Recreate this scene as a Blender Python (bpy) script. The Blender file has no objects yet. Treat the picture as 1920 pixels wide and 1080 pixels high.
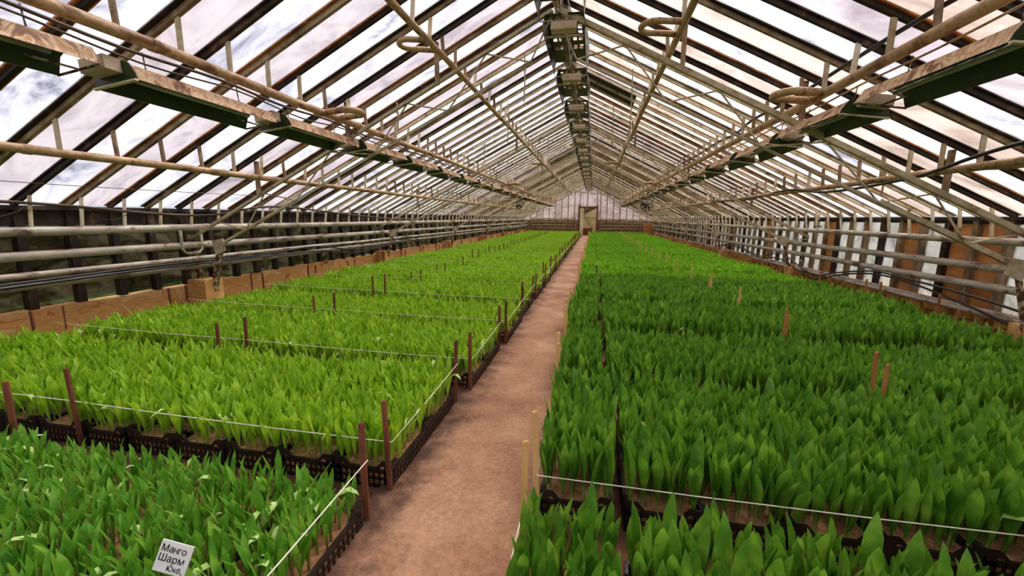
import bpy, math, random
import numpy as np
from mathutils import Vector, Matrix

random.seed(7)
rng = np.random.default_rng(11)
PI = math.pi
scene = bpy.context.scene
COL = scene.collection

# ------------------------------------------------------------------ camera
H = 1.70
YAW, PIT, ROLL, FPX = 0.190, 0.170, 0.011, 775.0
fw = Vector((-math.sin(YAW) * math.cos(PIT), math.cos(YAW) * math.cos(PIT), -math.sin(PIT)))
rt = Vector((math.cos(YAW), math.sin(YAW), 0))
up = rt.cross(fw)
rt2 = rt * math.cos(ROLL) + up * math.sin(ROLL)
up2 = up * math.cos(ROLL) - rt * math.sin(ROLL)
cam_data = bpy.data.cameras.new('camera')
cam = bpy.data.objects.new('camera', cam_data)
COL.objects.link(cam)
M = Matrix((( rt2.x, up2.x, -fw.x, 0), (rt2.y, up2.y, -fw.y, 0), (rt2.z, up2.z, -fw.z, H), (0, 0, 0, 1)))
cam.matrix_world = M
cam_data.sensor_width = 36
cam_data.lens = FPX / 1920 * 36
cam_data.clip_start = 0.05
cam_data.clip_end = 400
scene.camera = cam

# ------------------------------------------------------------------ world and exposure
world = bpy.data.worlds.new('overcast_sky')
scene.world = world
world.use_nodes = True
wn = world.node_tree
wn.nodes.clear()
wo = wn.nodes.new('ShaderNodeOutputWorld')
wb = wn.nodes.new('ShaderNodeBackground')
wg = wn.nodes.new('ShaderNodeTexCoord')
ws = wn.nodes.new('ShaderNodeSeparateXYZ')
wr = wn.nodes.new('ShaderNodeValToRGB')
wr.color_ramp.elements[0].position = 0.0
wr.color_ramp.elements[0].color = (0.50, 0.52, 0.56, 1)
wr.color_ramp.elements[1].position = 0.75
wr.color_ramp.elements[1].color = (1.0, 0.98, 1.0, 1)
wn.links.new(wg.outputs['Generated'], ws.inputs[0])
wn.links.new(ws.outputs['Z'], wr.inputs[0])
wn.links.new(wr.outputs[0], wb.inputs[0])
wb.inputs[1].default_value = 0.95
wn.links.new(wb.outputs[0], wo.inputs[0])
sun_data = bpy.data.lights.new('sun', 'SUN')
sun_data.energy = 6.5
sun_data.angle = math.radians(38)
sun_data.color = (1.0, 0.93, 0.84)
sun = bpy.data.objects.new('sun', sun_data)
sun.rotation_euler = (math.radians(-24), math.radians(16), 0)
COL.objects.link(sun)
scene.view_settings.view_transform = 'Standard'
scene.view_settings.look = 'None'
scene.view_settings.gamma = 1.0
scene.view_settings.use_curve_mapping = False
scene.view_settings.exposure = 0.42

# ------------------------------------------------------------------ materials
def srgb(r, g, b):
    def c(v):
        v /= 255.0
        return v / 12.92 if v <= 0.04045 else ((v + 0.055) / 1.055) ** 2.4
    return (c(r), c(g), c(b), 1)

def mat(name, stops, scale=(4, 4, 4), rough=0.7, metal=0.0, bump=0.2, detail=6, distort=0.0, spec=0.4,
        noise_scale=1.0, bump_scale=None):
    """stops = [(pos, rgb255), ...] run by a noise in object space moved by the object's own position."""
    m = bpy.data.materials.new(name)
    m.use_nodes = True
    nt = m.node_tree
    b = nt.nodes['Principled BSDF']
    geo = nt.nodes.new('ShaderNodeNewGeometry')
    mp = nt.nodes.new('ShaderNodeMapping')
    mp.inputs['Scale'].default_value = scale
    nt.links.new(geo.outputs['Position'], mp.inputs[0])
    n = nt.nodes.new('ShaderNodeTexNoise')
    n.inputs['Scale'].default_value = noise_scale
    n.inputs['Detail'].default_value = detail
    n.inputs['Roughness'].default_value = 0.65
    n.inputs['Distortion'].default_value = distort
    nt.links.new(mp.outputs[0], n.inputs['Vector'])
    r = nt.nodes.new('ShaderNodeValToRGB')
    cr = r.color_ramp
    while len(cr.elements) < len(stops):
        cr.elements.new(0.5)
    for e, (p, c) in zip(cr.elements, stops):
        e.position = p
        e.color = srgb(*c)
    nt.links.new(n.outputs[0], r.inputs[0])
    nt.links.new(r.outputs[0], b.inputs['Base Color'])
    b.inputs['Roughness'].default_value = rough
    b.inputs['Metallic'].default_value = metal
    b.inputs['Specular IOR Level'].default_value = spec
    if bump:
        n2 = n
        if bump_scale:
            n2 = nt.nodes.new('ShaderNodeTexNoise')
            n2.inputs['Scale'].default_value = bump_scale
            n2.inputs['Detail'].default_value = 5
            nt.links.new(geo.outputs['Position'], n2.inputs['Vector'])
        bp = nt.nodes.new('ShaderNodeBump')
        bp.inputs['Strength'].default_value = bump
        bp.inputs['Distance'].default_value = 0.01
        nt.links.new(n2.outputs[0], bp.inputs['Height'])
        nt.links.new(bp.outputs[0], b.inputs['Normal'])
    return m

def film(name, stops, trans=0.35, scale=(1.2, 3, 1.2), tint=(1, 1, 1)):
    """weathered film or glass: part clear, part milky, with dirt blotches."""
    m = bpy.data.materials.new(name)
    m.use_nodes = True
    nt = m.node_tree
    nt.nodes.clear()
    out = nt.nodes.new('ShaderNodeOutputMaterial')
    geo = nt.nodes.new('ShaderNodeNewGeometry')
    mp = nt.nodes.new('ShaderNodeMapping')
    mp.inputs['Scale'].default_value = scale
    nt.links.new(geo.outputs['Position'], mp.inputs[0])
    n = nt.nodes.new('ShaderNodeTexNoise')
    n.inputs['Scale'].default_value = 1.0
    n.inputs['Detail'].default_value = 9
    n.inputs['Roughness'].default_value = 0.62
    n.inputs['Distortion'].default_value = 0.8
    nt.links.new(mp.outputs[0], n.inputs['Vector'])
    r = nt.nodes.new('ShaderNodeValToRGB')
    cr = r.color_ramp
    while len(cr.elements) < len(stops):
        cr.elements.new(0.5)
    for e, (p, c) in zip(cr.elements, stops):
        e.position = p
        e.color = srgb(*c)
    nt.links.new(n.outputs[0], r.inputs[0])
    tl = nt.nodes.new('ShaderNodeBsdfTranslucent')
    df = nt.nodes.new('ShaderNodeBsdfDiffuse')
    tr = nt.nodes.new('ShaderNodeBsdfTransparent')
    nt.links.new(r.outputs[0], tl.inputs[0])
    nt.links.new(r.outputs[0], df.inputs[0])
    nt.links.new(r.outputs[0], tr.inputs[0])
    a = nt.nodes.new('ShaderNodeMixShader')
    a.inputs[0].default_value = 0.18
    nt.links.new(tl.outputs[0], a.inputs[1])
    nt.links.new(df.outputs[0], a.inputs[2])
    b = nt.nodes.new('ShaderNodeMixShader')
    b.inputs[0].default_value = trans
    nt.links.new(a.outputs[0], b.inputs[1])
    nt.links.new(tr.outputs[0], b.inputs[2])
    nt.links.new(b.outputs[0], out.inputs[0])
    return m

def leaf_mat(name, c1, c2, c3, sat=1.0, tr=0.35, rough=0.42):
    m = bpy.data.materials.new(name)
    m.use_nodes = True
    nt = m.node_tree
    b = nt.nodes['Principled BSDF']
    out = nt.nodes['Material Output']
    geo = nt.nodes.new('ShaderNodeNewGeometry')
    n = nt.nodes.new('ShaderNodeTexNoise')
    n.inputs['Scale'].default_value = 9
    n.inputs['Detail'].default_value = 4
    nt.links.new(geo.outputs['Position'], n.inputs['Vector'])
    r = nt.nodes.new('ShaderNodeValToRGB')
    cr = r.color_ramp
    cr.elements.new(0.5)
    for e, (p, c) in zip(cr.elements, ((0.3, c1), (0.5, c2), (0.72, c3))):
        e.position = p
        e.color = srgb(*c)
    nt.links.new(n.outputs[0], r.inputs[0])
    nt.links.new(r.outputs[0], b.inputs['Base Color'])
    b.inputs['Roughness'].default_value = rough
    b.inputs['Specular IOR Level'].default_value = 0.35
    tl = nt.nodes.new('ShaderNodeBsdfTranslucent')
    hs = nt.nodes.new('ShaderNodeHueSaturation')
    hs.inputs['Hue'].default_value = 0.485
    hs.inputs['Value'].default_value = 1.35
    nt.links.new(r.outputs[0], hs.inputs['Color'])
    nt.links.new(hs.outputs[0], tl.inputs[0])
    mx = nt.nodes.new('ShaderNodeMixShader')
    mx.inputs[0].default_value = tr
    nt.links.new(b.outputs[0], mx.inputs[1])
    nt.links.new(tl.outputs[0], mx.inputs[2])
    nt.links.new(mx.outputs[0], out.inputs[0])
    return m

M_ = dict(
    soil=mat('dark_soil', [(0.3, (52, 32, 22)), (0.55, (92, 60, 42)), (0.75, (128, 92, 66))], (6, 6, 6), 0.95, bump=0.6),
    path=mat('packed_sand', [(0.32, (128, 92, 68)), (0.5, (156, 117, 90)), (0.66, (178, 140, 112))], (1.3, 1.3, 1.3), 0.9,
             bump=0.35, detail=10, bump_scale=45),
    bank=mat('crumbled_soil', [(0.3, (70, 44, 32)), (0.5, (120, 78, 56)), (0.7, (166, 118, 90))], (7, 7, 7), 0.95, bump=0.8, detail=10),
    grass=mat('outside_grass', [(0.35, (46, 50, 38)), (0.48, (70, 84, 40)), (0.6, (104, 124, 60)), (0.7, (80, 80, 70))], (1.2, .35, 1), 0.95),
    rust_wood=mat('rusty_orange_wood', [(0.3, (56, 30, 14)), (0.44, (132, 74, 30)), (0.56, (186, 116, 54)), (0.66, (110, 66, 34)), (0.8, (60, 36, 22))], (3, 3, 3), 0.8, distort=1),
    dark_wood=mat('dark_brown_wood', [(0.3, (16, 11, 8)), (0.48, (36, 25, 19)), (0.58, (66, 46, 34)), (0.72, (112, 88, 68))], (2.5, 2.5, 2.5), 0.75, distort=1),  # dark brown timber; on near rafters the dark also carries their dimmer lighting
    grey_wood=mat('weathered_wood', [(0.3, (88, 68, 50)), (0.5, (140, 116, 90)), (0.7, (186, 164, 138))], (3, 3, 3), 0.85, distort=1),
    cream_wood=mat('cream_paint_and_far_lit_wood', [(0.32, (124, 98, 70)), (0.42, (200, 178, 144)), (0.54, (234, 220, 194)), (0.7, (212, 192, 162))], (3, 3, 3), 0.8, distort=1),  # cream paint; on far rafters the pale tone also stands in for brighter light
    pipe=mat('flaking_cream_pipe_paint', [(0.3, (92, 60, 34)), (0.42, (138, 100, 64)), (0.5, (186, 156, 118)), (0.58, (160, 122, 82)), (0.68, (196, 170, 134)), (0.8, (120, 84, 50))], (7, 3.5, 7), 0.55, distort=0.8),
    pipe_grey=mat('grey_pipe_paint', [(0.32, (78, 50, 36)), (0.4, (130, 114, 98)), (0.46, (160, 150, 134)), (0.58, (178, 168, 152)), (0.66, (110, 86, 68)), (0.8, (140, 128, 114))], (6, 2, 6), 0.5, distort=0.5),
    steel=mat('cream_painted_steel', [(0.3, (96, 66, 40)), (0.42, (164, 146, 116)), (0.65, (196, 182, 154)), (0.8, (130, 98, 62))], (6, 6, 6), 0.6, distort=0.6),
    steel_dark=mat('flaking_rusty_steel', [(0.35, (40, 26, 18)), (0.5, (96, 66, 44)), (0.6, (190, 174, 150))], (14, 14, 14), 0.7),
    hood=mat('rust_streaked_lamp_hood', [(0.3, (80, 44, 24)), (0.42, (134, 84, 48)), (0.5, (214, 184, 146)), (0.57, (168, 118, 74)), (0.66, (222, 196, 160)), (0.8, (112, 66, 36))], (5, 6, 5), 0.6, distort=1),
    hood_green=mat('dark_green_lamp_enamel', [(0.3, (18, 30, 12)), (0.55, (36, 56, 20)), (0.75, (66, 74, 34))], (4, 4, 4), 0.45),
    reflector=mat('tarnished_reflector', [(0.3, (28, 27, 25)), (0.5, (62, 60, 56)), (0.7, (120, 118, 112))], (6, 1.5, 6), 0.35, metal=0.5),
    ballast=mat('stained_beige_ballast_box', [(0.3, (168, 138, 112)), (0.55, (206, 184, 162)), (0.75, (180, 150, 124))], (5, 5, 5), 0.65),
    glass_tube=mat('grey_glass_tube', [(0.3, (150, 150, 150)), (0.7, (200, 200, 200))], (3, 3, 3), 0.15),
    concrete=mat('ochre_stained_plaster', [(0.3, (84, 50, 26)), (0.38, (176, 116, 58)), (0.46, (214, 160, 98)), (0.54, (196, 142, 84)), (0.62, (226, 184, 130)), (0.72, (150, 104, 62))], (2.2, 2.2, 4), 0.9, bump=0.5, distort=1.2, detail=9),
    brick=mat('yellow_rubble', [(0.3, (96, 62, 26)), (0.5, (176, 130, 62)), (0.7, (206, 166, 94))], (7, 7, 7), 0.95, bump=0.8),
    crate=mat('black_crate_plastic', [(0.3, (20, 15, 14)), (0.7, (42, 32, 28))], (8, 8, 8), 0.42, bump=0.05),
    peat=mat('light_brown_peat', [(0.3, (96, 66, 42)), (0.5, (150, 108, 72)), (0.7, (184, 142, 102))], (14, 14, 14), 0.95, bump=0.8),
    stake_dark=mat('dark_brown_stake_wood', [(0.3, (74, 40, 26)), (0.5, (112, 62, 40)), (0.7, (140, 84, 54))], (9, 9, 2), 0.8),
    stake_pale=mat('fresh_pine_stake_wood', [(0.3, (190, 142, 78)), (0.5, (216, 172, 108)), (0.7, (228, 190, 132))], (12, 12, 2), 0.7),
    stake_mid=mat('orange_brown_stake_wood', [(0.3, (140, 84, 44)), (0.5, (172, 112, 62)), (0.7, (194, 136, 84))], (12, 12, 2), 0.75),
    twine=mat('white_twine', [(0.3, (214, 208, 196)), (0.7, (238, 234, 226))], (20, 20, 20), 0.8, bump=0),
    hose=mat('black_hose', [(0.3, (14, 14, 16)), (0.7, (34, 34, 38))], (5, 5, 5), 0.4, bump=0),
    cable_brown=mat('brown_cable', [(0.3, (52, 38, 28)), (0.7, (94, 74, 56))], (5, 5, 5), 0.6, bump=0),
    white_plastic=mat('white_plastic_tag', [(0.3, (214, 208, 210)), (0.7, (232, 228, 230))], (5, 5, 5), 0.5, bump=0),
    ink=mat('black_ink', [(0.3, (12, 12, 12)), (0.7, (20, 20, 20))], (5, 5, 5), 0.7, bump=0),
    carton=mat('orange_brown_box_wood', [(0.3, (160, 96, 44)), (0.7, (206, 140, 78))], (6, 6, 6), 0.85),
    fan=mat('black_fan_metal', [(0.3, (16, 14, 14)), (0.7, (38, 34, 34))], (6, 6, 6), 0.5, bump=0),
    beige_panel=mat('beige_panel', [(0.3, (216, 196, 146)), (0.7, (236, 220, 176))], (2, 2, 2), 0.7, bump=0),
    red_brown=mat('red_brown_frame_wood', [(0.3, (78, 42, 26)), (0.55, (120, 72, 48)), (0.75, (160, 120, 90))], (4, 4, 4), 0.8),
    green_plastic=mat('green_plastic', [(0.3, (10, 90, 70)), (0.7, (20, 120, 90))], (4, 4, 4), 0.5, bump=0),
    board=mat('wall_board', [(0.3, (164, 98, 44)), (0.55, (206, 140, 78)), (0.75, (222, 168, 112))], (2, 2, 5), 0.45),
    film_clear=film('clear_dirty_film', [(0.3, (140, 140, 160)), (0.4, (214, 214, 228)), (0.5, (252, 252, 255)), (0.6, (234, 232, 242)), (0.72, (188, 184, 200))], 0.72, (1.0, 1.6, 1.0)),
    film_mauve=film('mauve_grey_film', [(0.3, (138, 128, 136)), (0.44, (190, 180, 188)), (0.55, (216, 208, 214)), (0.7, (172, 162, 172))], 0.6, (0.8, 1.4, 0.8)),
    film_cream=film('cream_film', [(0.3, (156, 134, 122)), (0.44, (206, 190, 180)), (0.55, (226, 214, 206)), (0.7, (186, 168, 158))], 0.6, (0.8, 1.4, 0.8)),
    film_wall=film('silver_wall_film', [(0.25, (110, 108, 108)), (0.45, (168, 166, 168)), (0.65, (204, 202, 206)), (0.85, (150, 146, 146))], 0.05, (5, 1.6, 2)),
    glass_green=film('algae_stained_glass', [(0.28, (20, 20, 14)), (0.45, (62, 66, 52)), (0.62, (118, 124, 112)), (0.8, (50, 52, 40))], 0.85, (1.5, 1.5, 4)),
    film_end=film('end_wall_sheeting', [(0.25, (170, 156, 156)), (0.5, (206, 196, 198)), (0.75, (224, 216, 218))], 0.15, (1, 1, 1)),
    leaf_left=leaf_mat('light_green_leaf', (96, 142, 24), (134, 180, 36), (176, 210, 64)),
    leaf_near_left=leaf_mat('mid_green_leaf', (62, 120, 28), (92, 152, 40), (136, 184, 66)),
    leaf_right=leaf_mat('deep_green_leaf', (56, 104, 28), (84, 136, 36), (124, 168, 56)),
    leaf_mid=leaf_mat('fresh_green_leaf', (74, 132, 24), (106, 166, 34), (146, 194, 56)),
    leaf_fold=leaf_mat('folded_leaf_painted_skylight', (150, 190, 90), (176, 210, 120), (204, 226, 160), tr=0.15, rough=0.3),  # folded leaves made paler in colour for the sky light they catch
    stem=leaf_mat('pale_green_stem', (128, 150, 70), (160, 176, 92), (186, 190, 120)),
)

# ------------------------------------------------------------------ mesh helpers
class MB:
    def __init__(s): s.v, s.f, s.mi, s.cur = [], [], [], 0
    def add(s, vs, fs):
        n = len(s.v); s.v += [tuple(p) for p in vs]; s.f += [tuple(n + i for i in f) for f in fs]; s.mi += [s.cur] * len(fs)
        return s
    def box(s, x0, x1, y0, y1, z0, z1):
        v = [(x0, y0, z0), (x1, y0, z0), (x1, y1, z0), (x0, y1, z0), (x0, y0, z1), (x1, y0, z1), (x1, y1, z1), (x0, y1, z1)]
        return s.add(v, [(0, 3, 2, 1), (4, 5, 6, 7), (0, 1, 5, 4), (1, 2, 6, 5), (2, 3, 7, 6), (3, 0, 4, 7)])
    def bar(s, a, b, w, h, upv=(0, 0, 1)):
        a, b = Vector(a), Vector(b); d = (b - a).normalized(); u = Vector(upv)
        sx = d.cross(u)
        if sx.length < 1e-4: sx = d.cross(Vector((1, 0, 0)))
        sx.normalize(); u = sx.cross(d).normalized(); v = []
        for p in (a, b):
            for i, j in ((-1, -1), (1, -1), (1, 1), (-1, 1)): v.append(p + sx * (i * w / 2) + u * (j * h / 2))
        return s.add(v, [(0, 1, 2, 3), (7, 6, 5, 4), (0, 4, 5, 1), (1, 5, 6, 2), (2, 6, 7, 3), (3, 7, 4, 0)])
    def angle(s, a, b, w, t=0.006, upv=(0, 0, 1)):
        a, b = Vector(a), Vector(b); d = (b - a).normalized(); sx = d.cross(Vector(upv)).normalized(); u = sx.cross(d)
        s.bar(a, b, w, t, upv)
        o = sx * (w / 2) + u * (w / 2)
        return s.bar(a + o, b + o, t, w, upv)
    def tube(s, pts, r, n=8, cap=True, closed=False):
        pts = [Vector(p) for p in pts]; m = len(pts); base = len(s.v); prev = None; vs = []; fs = []
        for i, p in enumerate(pts):
            if closed: t = pts[(i + 1) % m] - pts[i - 1]
            else: t = pts[min(i + 1, m - 1)] - pts[max(i - 1, 0)]
            t.normalize()
            if prev is None:
                u = t.cross(Vector((0, 0, 1)))
                if u.length < 0.05: u = t.cross(Vector((1, 0, 0)))
            else: u = prev - t * prev.dot(t)
            u.normalize(); prev = u; w = t.cross(u)
            rr = r[i] if isinstance(r, (list, tuple)) else r
            for k in range(n):
                a = 2 * PI * k / n; vs.append(p + u * (math.cos(a) * rr) + w * (math.sin(a) * rr))
        for i in range(m if closed else m - 1):
            j = (i + 1) % m
            for k in range(n): fs.append((i * n + k, i * n + (k + 1) % n, j * n + (k + 1) % n, j * n + k))
        if cap and not closed: fs.append(tuple(range(n - 1, -1, -1))); fs.append(tuple((m - 1) * n + k for k in range(n)))
        return s.add(vs, fs)
    def prism(s, prof, y0, y1):   # profile in x,z run along y
        n = len(prof); v = [(x, y0, z) for x, z in prof] + [(x, y1, z) for x, z in prof]
        f = [tuple(range(n)), tuple(range(2 * n - 1, n - 1, -1))]
        for i in range(n): f.append((i, n + i, n + (i + 1) % n, (i + 1) % n))
        return s.add(v, f)
    def mesh(s, name, mats, smooth=False):
        me = bpy.data.meshes.new(name); me.from_pydata(s.v, [], s.f)
        for m in (mats if isinstance(mats, (list, tuple)) else [mats]): me.materials.append(m)
        if len(me.materials) > 1: me.polygons.foreach_set('material_index', s.mi)
        if smooth: me.polygons.foreach_set('use_smooth', [True] * len(me.polygons))
        me.update(); return me

def ob(name, me, parent=None, loc=(0, 0, 0), rz=0.0, rot=None):
    o = bpy.data.objects.new(name, me); COL.objects.link(o); o.location = loc
    o.rotation_euler = rot if rot else (0, 0, rz)
    if parent: o.parent = parent
    return o
def tag(o, label, cat, group=None):
    o['label'] = label; o['category'] = cat
    if group: o['group'] = group
    return o
def struct(o): o['kind'] = 'structure'; return o
def thing(name, label, cat, loc=(0, 0, 0), group=None, rot=None):
    return tag(ob(name, None, None, loc, rot=rot), label, cat, group)
ORD = ['first', 'second', 'third', 'fourth', 'fifth', 'sixth', 'seventh', 'eighth', 'ninth', 'tenth', 'eleventh', 'twelfth', 'thirteenth',
       'fourteenth', 'fifteenth', 'sixteenth', 'seventeenth', 'eighteenth', 'nineteenth', 'twentieth', 'twenty-first', 'twenty-second',
       'twenty-third', 'twenty-fourth', 'twenty-fifth', 'twenty-sixth', 'twenty-seventh', 'twenty-eighth']

# ------------------------------------------------------------------ dimensions
C0 = -0.60            # ridge line
SL = 0.506            # roof slope
HW = 6.10             # half width
ZR = 4.84             # underside of rafters at the ridge
XL, XR = C0 - HW, C0 + HW
YN, YE = -1.5, 41.0   # near end (behind the camera) and end wall
BAY = 0.5
def zroof(x): return ZR - SL * abs(x - C0)
ZEV = ZR - SL * HW
PHASE = 0.24          # rafters stand at PHASE + n * BAY

# ------------------------------------------------------------------ ground
floor = struct(ob('floor', MB().box(XL, XR, YN, YE, -0.08, 0.0).mesh('floor', M_['soil'])))
g = MB(); nx, ny = 22, 500
xs0, xs1 = -1.24, -0.16
for j in range(ny + 1):
    y = YN + (YE - YN) * j / ny
    for i in range(nx + 1):
        t = i / nx; x = xs0 + (xs1 - xs0) * t
        e_ = max(0, 1 - min(t * 5.5, (1 - t) * 9)); g.v.append((x, y, 0.012 + 0.006 * math.sin(t * PI) + e_ * (.014 + .012 * math.sin(y * 5.1 + x * 9) * math.sin(y * 2.3)) + random.uniform(-.0015, .0015) * (1 + 3 * e_)))
for j in range(ny):
    for i in range(nx): a = j * (nx + 1) + i; g.f.append((a, a + 1, a + nx + 2, a + nx + 1)); g.mi.append(0)
def path_material():
    m = M_['path']; nt = m.node_tree; bs = nt.nodes['Principled BSDF']
    ramp = [n for n in nt.nodes if n.type == 'VALTORGB'][0]; geo = [n for n in nt.nodes if n.type == 'NEW_GEOMETRY'][0]
    # damp, crumbly darker soil along the two crate edges of the path
    sx = nt.nodes.new('ShaderNodeSeparateXYZ'); nt.links.new(geo.outputs['Position'], sx.inputs[0])
    nz = nt.nodes.new('ShaderNodeTexNoise'); nz.inputs['Scale'].default_value = 5; nz.inputs['Detail'].default_value = 10; nz.inputs['Roughness'].default_value = .7
    nt.links.new(geo.outputs['Position'], nz.inputs['Vector'])
    ma = nt.nodes.new('ShaderNodeMath'); ma.operation = 'MULTIPLY_ADD'; nt.links.new(nz.outputs[0], ma.inputs[0]); ma.inputs[1].default_value = -0.75; nt.links.new(sx.outputs[0], ma.inputs[2])
    mr = nt.nodes.new('ShaderNodeMapRange'); nt.links.new(ma.outputs[0], mr.inputs[0]); mr.inputs[1].default_value = -1.55; mr.inputs[2].default_value = -1.27; mr.inputs[3].default_value = 1; mr.inputs[4].default_value = 0
    fn = nt.nodes.new('ShaderNodeTexNoise'); fn.inputs['Scale'].default_value = 38; fn.inputs['Detail'].default_value = 8; fn.inputs['Roughness'].default_value = .75
    nt.links.new(geo.outputs['Position'], fn.inputs['Vector'])
    fr = nt.nodes.new('ShaderNodeValToRGB'); fr.color_ramp.elements[0].position = .3; fr.color_ramp.elements[0].color = (.62, .60, .58, 1); fr.color_ramp.elements[1].position = .62; fr.color_ramp.elements[1].color = (1.12, 1.12, 1.12, 1)
    nt.links.new(fn.outputs[0], fr.inputs[0])
    mu = nt.nodes.new('ShaderNodeMix'); mu.data_type = 'RGBA'; mu.blend_type = 'MULTIPLY'; mu.inputs[0].default_value = 1
    nt.links.new(ramp.outputs[0], mu.inputs[6]); nt.links.new(fr.outputs[0], mu.inputs[7])
    mx = nt.nodes.new('ShaderNodeMix'); mx.data_type = 'RGBA'; nt.links.new(mr.outputs[0], mx.inputs[0]); nt.links.new(mu.outputs[2], mx.inputs[6]); mx.inputs[7].default_value = srgb(74, 50, 38)
    nt.links.new(mx.outputs[2], bs.inputs['Base Color'])
path_material()
path = struct(ob('path', g.mesh('path', M_['path'], True)))
def bank(x0, x1, hmax, seed):
    r = random.Random(seed); b = MB(); n = 7; m = 420
    for j in range(m + 1):
        y = YN + (YE - YN) * j / m
        for i in range(n + 1):
            t = i / n
            b.v.append((x0 + (x1 - x0) * t + r.uniform(-.01, .01), y, -0.012 * (i in (0, n)) + 0.010 + hmax * math.sin(t * PI) * (0.55 + 0.45 * math.sin(y * 3.3 + seed) * math.sin(y * 1.27)) + r.uniform(0, .012)))
    for j in range(m):
        for i in range(n): a = j * (n + 1) + i; b.f.append((a, a + 1, a + n + 2, a + n + 1)); b.mi.append(0)
    return b
o = ob('soil_clods', None) if 0 else None
cl = MB(); r = random.Random(9)
for q in range(3800):
    y = 0.9 + 30 * r.random() ** 1.8; left = r.random() < .8
    d = abs(r.gauss(0, .07)); x = (-1.14 + d) if left else (-0.24 - d * .6); sz = r.uniform(.003, .011) * (1.25 if d < .05 else .8); z = .008
    vs = [(x + sz * r.uniform(.7, 1.3) * math.cos(a_), y + sz * r.uniform(.7, 1.3) * math.sin(a_), z) for a_ in (0, 1.3, 2.6, 3.9, 5.2)] + [(x + r.uniform(-.3, .3) * sz, y, z + sz * r.uniform(.6, 1.1) + .004)]
    cl.add(vs, [(i, (i + 1) % 5, 5) for i in range(5)])
o = ob('soil_clod', cl.mesh('soil_clod', M_['bank'])); o['kind'] = 'stuff'
tag(o, 'small crumbs of soil scattered along both edges of the path', 'soil', 'soil crumbs')
struct(ob('ground_outside', MB().box(-60, 60, -20, 110, -0.3, -0.1).mesh('ground_outside', M_['grass'])))

struct(ob('wall_outside', MB().box(-11.2, -11.0, -8, 50, -0.1, 1.35).mesh('wall_outside', M_['grey_wood'])))

# ------------------------------------------------------------------ roof: rafters, panes, ridge and eave boards
ceiling = struct(ob('ceiling', None, None, (0, 0, 0)))
nb = int((YE - YN) / BAY) + 1
L = HW / math.cos(math.atan(SL)); ang = math.atan(SL)
def rafter_mesh(side, deep, lath, off):
    """one timber bar from ridge to eave with a lath strip on its upper edge; side=-1 left, +1 right"""
    b = MB()
    a = Vector((0, 0, 0)); e = Vector((side * HW, 0, -SL * HW)); n = Vector((side * SL, 0, 1)).normalized()
    b.cur = 0; b.bar(a + n * 0.02, e + n * 0.02, 0.042, deep, n)
    b.cur = 1; b.bar(a + n * (0.02 + deep / 2 + 0.012) + Vector((0, off, 0)), e + n * (0.02 + deep / 2 + 0.012) + Vector((0, off, 0)), lath, 0.02, n)
    return b
RV = {}
combos = [('dark_wood', 'rust_wood'), ('grey_wood', 'dark_wood'), ('cream_wood', 'rust_wood'), ('cream_wood', 'grey_wood'), ('dark_wood', 'dark_wood'), ('grey_wood', 'rust_wood')]
for side in (-1, 1):
    for k, (a, c) in enumerate(combos):
        RV[side, k] = rafter_mesh(side, 0.038 + 0.006 * (k % 3), 0.085 if k in (2, 3, 5) else 0.115, 0.012 * (-1) ** k).mesh('rafter', [M_[a], M_[c]])
def pane_mesh(side):
    b = MB(); n = Vector((side * SL, 0, 1)).normalized(); m = 12; vs = []
    for i in range(m + 1):
        t = i / m; p = Vector((side * HW * t, 0, -SL * HW * t))
        for j, y in enumerate((0.0, 0.17, 0.33, 0.5)):
            sag = 0.0 if j in (0, 3) else 0.012 + 0.006 * math.sin(i * 2.2 + j)
            vs.append(p + n * (0.058 - sag) + Vector((0, y, 0)))
    fs = []
    for i in range(m):
        for j in range(3): a = i * 4 + j; fs.append((a, a + 1, a + 5, a + 4))
    return b.add(vs, fs)
FILMS_L = ['film_clear', 'film_mauve', 'film_clear', 'film_mauve', 'film_clear', 'film_clear', 'film_mauve', 'film_clear']
FILMS_R = ['film_cream', 'film_clear', 'film_cream', 'film_mauve', 'film_clear', 'film_cream', 'film_clear', 'film_cream']
PM = {(s, f): pane_mesh(s).mesh('pane', M_[f], True) for s in (-1, 1) for f in ('film_clear', 'film_mauve', 'film_cream')}
for k in range(nb + 1):
    y = YN + ((PHASE - YN) % BAY) + k * BAY
    if y > YE - 0.05: break
    r = random.Random(k * 13 + 5)
    for side in (-1, 1):
        far = y > 9
        if side < 0: v = [0, 1, 4, 5][k % 4] if y < 7 else r.choice([2, 3, 3, 5, 2, 3, 1])  # dark timbers near, cream ones far: the lighting along the roof put into colour
        else: v = [4, 1, 4, 0][k % 4] if y < 7 else r.choice([2, 3, 5, 4, 3, 2, 5])
        ob('rafter', RV[side, v], ceiling, (C0, y, ZR))
        fl = (FILMS_L if side < 0 else FILMS_R)[(k + (3 if y > 15 else 0)) % 8]
        if y > 8 and r.random() < 0.35: fl = 'film_clear'
        ob('pane', PM[side, fl], ceiling, (C0, y, ZR))
ob('ridge_board', MB().box(C0 - 0.03, C0 + 0.03, YN, YE, ZR - 0.06, ZR + 0.12).mesh('ridge_board', M_['grey_wood']), ceiling)
ob('ridge_cap', MB().prism([(C0 - 0.12, ZR + 0.05), (C0, ZR + 0.11), (C0 + 0.12, ZR + .05), (C0 + 0.12, ZR + 0.07), (C0, ZR + 0.13), (C0 - 0.12, ZR + 0.07)], YN, YE).mesh('ridge_cap', M_['grey_wood']), ceiling)
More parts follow.
